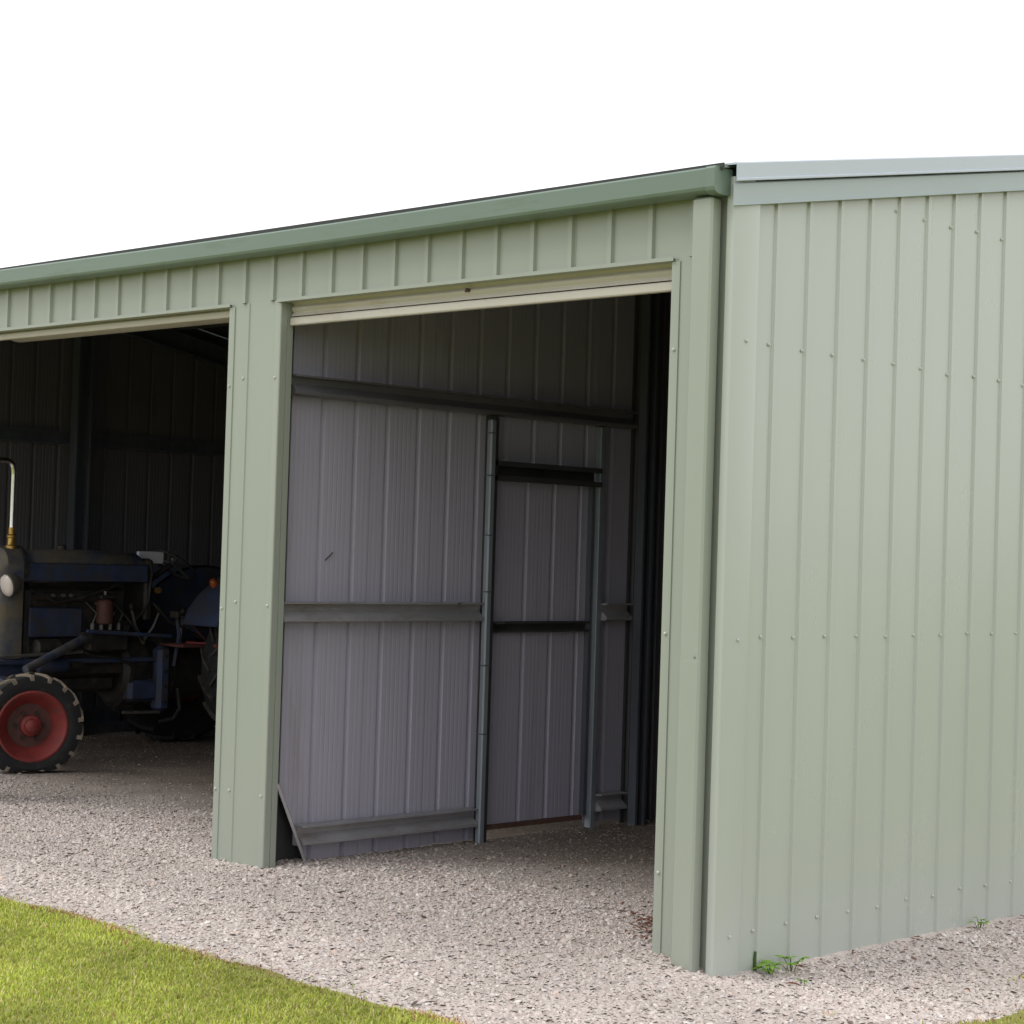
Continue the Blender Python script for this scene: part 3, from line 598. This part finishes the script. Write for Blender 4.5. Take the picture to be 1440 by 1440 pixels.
# wheels
def wheel(cx, cy, cz, rad, width, rim_r, yawd, out, lugs, name, muddy):
    t = MB(); d = Vector((math.cos(R(yawd))*out, math.sin(R(yawd))*out, 0)); o = Vector((cx, cy, cz))
    W = width/2
    prof = [(rim_r, -W*.8), (rim_r*1.12, -W), (rad*.80, -W*1.08), (rad*.93, -W*.95), (rad*.955, -W*.6), (rad*.965, 0), (rad*.955, W*.6), (rad*.93, W*.95), (rad*.80, W*1.08), (rim_r*1.12, W), (rim_r, W*.8), (rim_r*.97, 0)]
    t.lathe(prof, o, d, 'rubber', n=48, closed=True)
    up = Vector((0, 0, 1)); a_ = d.cross(up).normalized(); b_ = a_.cross(d).normalized()
    for k in range(lugs):
        for side in (-1, 1):
            th = 2*math.pi*(k+(.5 if side > 0 else 0))/lugs; rows = []
            for s_, (fr, ax) in enumerate(((0, .02), (.5, .55), (1, 1.02))):
                ang = th - side*0 + fr*.24
                rr0, rr1 = (rad*.93 if fr < 1 else rad*.84), (rad if fr < 1 else rad*.965)
                ring = []
                for da, rr in ((-.045, rr0), (.045, rr0), (.034, rr1), (-.034, rr1)):
                    A = ang+da*(.42/max(rad, .3))*.9
                    ring.append(o + d*(side*W*ax) + (a_*math.cos(A)+b_*math.sin(A))*rr)
                rows.append(ring)
            t.loft(rows, muddy)
    t.v = [(x, y, max(z, .002)) for x, y, z in t.v]
    root = MB()
    fl = rim_r
    root.lathe([(fl*1.03, W*.86), (fl*1.06, W*.95), (fl*1.0, W*.99), (fl*.93, W*.86), (fl*.86, W*.55), (fl*.72, W*.2), (fl*.66, -W*.15), (fl*.62, -W*.3), (fl*.9, -W*.4), (fl*.95, -W*.85)], o, d, 'wheel_red', n=40, closed=True)
    root.lathe([(fl*.69, -W*.18), (fl*.5, -W*.3), (fl*.32, -W*.1), (.001, -W*.1), (.001, -W*.2), (fl*.32, -W*.2), (fl*.5, -W*.4), (fl*.69, -W*.3)], o, d, 'rust_red', n=40)
    wobj = root.build(name, tractor, smooth=40, off=TO, loc=(0, 0, 0))
    t.build('tyre', wobj, smooth=30, off=TO, loc=(0, 0, 0))
    h = MB(); h.lathe([(fl*.32, -W*.12), (fl*.30, W*.35), (fl*.21, W*.45), (fl*.20, W*.80), (fl*.15, W*.92), (.001, W*.95)], o, d, 'wheel_red', n=20)
    for k in range(6):
        a = k*math.pi/3; q = o + d*(-W*.3) + (a_*math.cos(a)+b_*math.sin(a))*fl*.42
        h.lathe([(.014, 0), (.014, .035)], q, d, 'grease_iron', n=6)
    h.build('hub', wobj, smooth=40, off=TO, loc=(0, 0, 0))
wheel(-7.33, 1.30, .325, .385, .19, .245, -20, 1, 17, 'front_wheel', 'mud_rubber')
wheel(-8.67, 1.30, .325, .385, .19, .245, -20, -1, 17, 'front_wheel', 'mud_rubber')
wheel(-7.30, 3.58, .69, .71, .34, .38, 0, 1, 19, 'rear_wheel', 'dusty_rubber')
wheel(-8.70, 3.58, .69, .71, .34, .38, 0, -1, 19, 'rear_wheel', 'rubber')

# ------------------------------------------------------------------ gravel stones
def icosa():
    a = np.arange(5)*2*math.pi/5
    v = [(0, 0, .95)] + [(.66*math.cos(t), .66*math.sin(t), .62) for t in a] + [(math.cos(t+.6), math.sin(t+.6), -.15) for t in a]
    f = [(0, 1+k, 1+(k+1) % 5) for k in range(5)] + [(1+k, 6+k, 1+(k+1) % 5) for k in range(5)] + [(1+(k+1) % 5, 6+k, 6+(k+1) % 5) for k in range(5)]
    return np.array(v), np.array(f)
def fast_mesh(name, verts, tris, cols, mname, smooth=False):
    me = bpy.data.meshes.new(name); nv, nf = len(verts), len(tris)
    me.vertices.add(nv); me.vertices.foreach_set('co', verts.astype(np.float32).ravel())
    me.loops.add(nf*3); me.loops.foreach_set('vertex_index', tris.astype(np.int32).ravel())
    me.polygons.add(nf); me.polygons.foreach_set('loop_start', np.arange(0, nf*3, 3, dtype=np.int32))
    if smooth: me.polygons.foreach_set('use_smooth', np.ones(nf, bool))
    me.update(calc_edges=True)
    a = me.color_attributes.new('col', 'FLOAT_COLOR', 'POINT'); a.data.foreach_set('color', np.concatenate([cols, np.ones((len(cols), 1))], 1).astype(np.float32).ravel())
    me.materials.append(MATS[mname]); o = bpy.data.objects.new(name, me); col.objects.link(o); return o
def scatter(n, x0, x1, y0, y1): return np.stack([rng.uniform(x0, x1, n), rng.uniform(y0, y1, n)], 1)
pts = np.concatenate([scatter(108000, -7.6, 1.5, -1.8, 1.1), scatter(28000, 0., 1.5, 0, 4.2), scatter(14000, -9.3, -3.2, 1.1, 3.6), scatter(19000, -3.1, 0, 1.1, 3.4)])
x, y = pts[:, 0], pts[:, 1]
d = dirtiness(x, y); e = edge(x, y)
keep = (rng.random(len(x)) > d*.3) & (e < .0+.07*rng.standard_normal(len(x))) & ~((y > 1.1) & (x > -.05) & (x < .01)) & ~((y > .0) & (x > -.02) & (x < .035))
pts = pts[keep]; x, y = pts[:, 0], pts[:, 1]; d = d[keep]; N = len(x)
v0, f0 = icosa()
size = np.clip(rng.lognormal(math.log(.0064), .38, N), .003, .018)*(1-.35*d)
sc = size[:, None]*np.stack([rng.uniform(.8, 1.35, N), rng.uniform(.75, 1.15, N), rng.uniform(.32, .55, N)], 1)
an = rng.uniform(0, 6.28, N); tl = rng.normal(0, .35, (N, 2))
jit = v0[None]*(1+rng.normal(0, .13, (N, 11, 1)))
q = jit*sc[:, None, :]
qz = q[..., 2] + q[..., 0]*tl[:, None, 0] + q[..., 1]*tl[:, None, 1]
ca, sa = np.cos(an)[:, None], np.sin(an)[:, None]
qx = q[..., 0]*ca - q[..., 1]*sa; qy = q[..., 0]*sa + q[..., 1]*ca
zc = gz(x, y) - .012 + size*rng.uniform(-.12, .34, N)
verts = np.stack([qx+x[:, None], qy+y[:, None], qz+zc[:, None]], -1).reshape(-1, 3)
tris = (f0[None]+(np.arange(N)*11)[:, None, None]).reshape(-1, 3)
pal = np.array([(.57, .505, .465), (.50, .435, .40), (.61, .55, .515), (.70, .66, .63), (.40, .345, .315), (.55, .45, .40), (.50, .36, .27), (.25, .215, .20), (.50, .465, .46)])
ci = rng.choice(len(pal), N, p=[.25, .2, .2, .1, .08, .09, .025, .015, .04])
track = 1 + .07*np.sin(y*3.6+.6*np.sin(x*.9)+.5) + .05*np.sin(x*1.3+y*.7)     # wheel tracks: paler and darker bands along the drive
cs = (pal[ci]*.55 + np.array([[.525, .455, .415]])*.45)*rng.uniform(.88, 1.12, (N, 1))*track[:, None]
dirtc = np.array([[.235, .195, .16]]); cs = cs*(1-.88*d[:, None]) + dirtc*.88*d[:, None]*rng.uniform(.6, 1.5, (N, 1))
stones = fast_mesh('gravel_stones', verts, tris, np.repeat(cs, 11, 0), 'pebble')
tag(stones, 'loose pale pinkish grey gravel stones spread round the shed', 'gravel', kind='stuff')

# ------------------------------------------------------------------ grass
def patch(x, y):
    return np.sin(x*3.1+1.2*np.sin(y*2.3))+np.sin(y*4.3+1.7*np.sin(x*1.9)+1)+.6*np.sin(x*9+y*7)
gp = np.concatenate([scatter(170000, -4.6, 1.8, -3.4, -1.45), scatter(36000, -9, 3.4, -5.2, -1.4), scatter(26000, .9, 3.0, -1.6, 3.2), scatter(9000, -12, -4.6, -1.9, -1.5), scatter(900, .75, 1.25, -.6, 1.6)])
x, y = gp[:, 0], gp[:, 1]; e = edge(x, y)
soft = .05*rng.standard_normal(len(x))
kp = (e+soft > 0) & (rng.random(len(x)) < np.clip(.75+e*3+.2*patch(x, y), .45, 1))
kp[-900:] = (patch(x[-900:]*4, y[-900:]*4) > .9) & (e[-900:] > -.4)
gp = gp[kp]; x, y = gp[:, 0], gp[:, 1]; e = e[kp]; N = len(x)
h = rng.uniform(.012, .030, N)*(1+.25*patch(x, y)*.4)*np.clip(.8+e*1.2, .75, 1); wd = rng.uniform(.0016, .0032, N)
an = rng.uniform(0, 6.28, N); ln = rng.uniform(.15, 1.0, N)
bx, by = np.cos(an), np.sin(an); px_, py_ = -by, bx
z0 = gz(x, y) + np.clip(e*.25, -.004, .022) - .003
def pt(s, t, z): return np.stack([x+bx*s*h*ln+px_*wd*t, y+by*s*h*ln+py_*wd*t, z0+h*z], -1)
vv = np.stack([pt(0, -1, 0), pt(0, 1, 0), pt(.35, .8, .6), pt(.35, -.8, .6), pt(1., 0, 1.-.25*ln)], 1).reshape(-1, 3)
tf = np.array([(0, 1, 2), (0, 2, 3), (3, 2, 4)]); tris = (tf[None]+(np.arange(N)*5)[:, None, None]).reshape(-1, 3)
gcol = np.array([(.48, .53, .085), (.38, .48, .075), (.57, .59, .14), (.62, .58, .25), (.55, .45, .23), (.38, .17, .09)])
pb = patch(x, y); rnd = rng.random(N)
ci = np.where(rnd < .35, 0, np.where(rnd < .62, 1, np.where(rnd < .84, 2, np.where(rnd < .94, 3, 4))))
brown = rng.random(N) < np.maximum(np.clip(1.1-e*7, .0, .95)*(.25+.75*(np.sin(x*5.1+1)+.7*np.sin(x*12.3)+.4*np.sin(y*30) > .1)), .012)
ci = np.where(brown, np.where(rng.random(N) < .55, 5, 4), ci)
cs = gcol[ci]*rng.uniform(.8, 1.2, (N, 1))*(1+.13*pb[:, None])
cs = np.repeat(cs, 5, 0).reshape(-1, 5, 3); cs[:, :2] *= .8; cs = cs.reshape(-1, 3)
grass = fast_mesh('grass', vv, tris, cs, 'grass_blade')
tag(grass, 'short bright green mown grass beside the gravel', 'grass', kind='stuff')

# ------------------------------------------------------------------ weeds and leaves
def leaf_mesh(mb, p, dirv, L, W, mt, fold=.25, up=(0, 0, 1)):
    p = Vector(p); d = Vector(dirv).normalized(); s_ = d.cross(Vector(up)).normalized(); n_ = s_.cross(d)
    pr = [(0, .1), (.25, .75), (.5, 1), (.75, .7), (1, .04)]
    A = [p+d*L*t+s_*W*.5*k_+n_*(fold*W*k_*.5-L*.25*t*t) for t, k_ in pr]; B = [p+d*L*t-n_*(L*.25*t*t) for t, k_ in pr]; C = [p+d*L*t-s_*W*.5*k_+n_*(fold*W*k_*.5-L*.25*t*t) for t, k_ in pr]
    T = n_*-.0008
    mb.add(A+B+C+[q+T for q in A+B+C], [(i, i+1, 6+i, 5+i) for i in range(4)]+[(5+i, 6+i, 11+i, 10+i) for i in range(4)]+[(15+i, 20+i, 21+i, 16+i) for i in range(4)]+[(20+i, 25+i, 26+i, 21+i) for i in range(4)]
           + [(0+i, 15+i, 16+i, 1+i) for i in range(4)]+[(10+i, 11+i, 26+i, 25+i) for i in range(4)], mt)
def weed(x, y, n, L, hgt, label, seed, stem=False):
    rr = random.Random(seed); z = float(gz(x, y)); root = empty('weed', (x, y, z)); tag(root, label, 'weed')
    for k in range(n):
        a = 2*math.pi*k/n + rr.uniform(-.5, .5); s0 = rr.uniform(.2, 1.0)
        base = (x-x+.018*math.cos(a)*s0, .018*math.sin(a)*s0, 0)
        tip = Vector((math.cos(a)*hgt*.55*s0*1.6, math.sin(a)*hgt*.55*s0*1.6, hgt*rr.uniform(.4, 1)))
        m = MB(); m.tube([base, Vector(base)*.5+tip*.5+Vector((0, 0, .01)), tip], .0016, 'weed_stem', 5); m.build('stem', root)
        for j in range(3):
            b = a+rr.uniform(-1.2, 1.2); m = MB(); leaf_mesh(m, tip, (math.cos(b), math.sin(b), rr.uniform(-.1, .5)), L*rr.uniform(.7, 1.2), L*rr.uniform(.45, .65), 'weed_leaf'); m.build('leaf', root, smooth=60)
    if stem:
        m = MB(); m.tube([(-.07, -.01, -.01), (-.072, -.012, .05), (-.07, -.01, .085)], [.009, .0085, .006], 'weed_stem', 7); m.build('stalk', root)
weed(.075, .30, 8, .042, .05, 'bright green weed with a short dark stalk at the gable wall base', 3, True)
weed(.085, .44, 7, .04, .07, 'leafy green weed against the gable wall beside a brown leaf', 5)
weed(.27, .27, 4, .02, .022, 'tiny low weed alone in the gravel away from the wall', 9)
weed(.07, 2.02, 6, .026, .045, 'small weed at the far gable wall base among litter', 12)
def dead(x, y, L, W, ang, label, tilt=.15):
    z = float(gz(x, y)) + .008; m = MB()
    leaf_mesh(m, (0, 0, .004), (math.cos(ang), math.sin(ang), tilt), L, W, 'dead_leaf', .5); o = m.build('dead_leaf', None, smooth=60, loc=(x, y, z)); tag(o, label, 'leaf')
dead(.29, .12, .065, .022, .7, 'curled red brown dead leaf lying on open gravel')
dead(.075, .49, .05, .02, 1.2, 'brown dead leaf lying beside the leafy wall weed')
# drift of leaves inside the door jamb: too many and small to count
m = MB()
for k in range(170):
    t = abs(random.gauss(0, 1)); x = -.42-.25*t+random.gauss(0, .08); y = .22+.22*t+random.gauss(0, .07)
    if x > -.36 or y < .1: continue
    a = random.uniform(0, 6.28); leaf_mesh(m, (x, y, float(gz(x, y))+.006+random.uniform(0, .012)), (math.cos(a), math.sin(a), random.uniform(-.1, .3)), random.uniform(.02, .045), random.uniform(.01, .02), 'dead_leaf', .4)
for k in range(60):
    y = random.uniform(.3, 5); x = .04+abs(random.gauss(0, .05)); a = random.uniform(0, 6.28)
    leaf_mesh(m, (x, y, float(gz(x, y))+.006), (math.cos(a), math.sin(a), random.uniform(-.1, .3)), random.uniform(.015, .035), random.uniform(.008, .015), 'dead_leaf', .4)
for k in range(90):
    x = random.uniform(-2.9, -.5); y = random.uniform(.3, 2.6); a = random.uniform(0, 6.28)
    leaf_mesh(m, (x, y, float(gz(x, y))+.004), (math.cos(a), math.sin(a), random.uniform(-.05, .2)), random.uniform(.015, .04), random.uniform(.008, .016), 'dead_leaf', .4)
tag(m.build('leaf_litter', None), 'scattered brown leaf litter drifted against the door jamb and wall', 'leaf litter', kind='stuff')
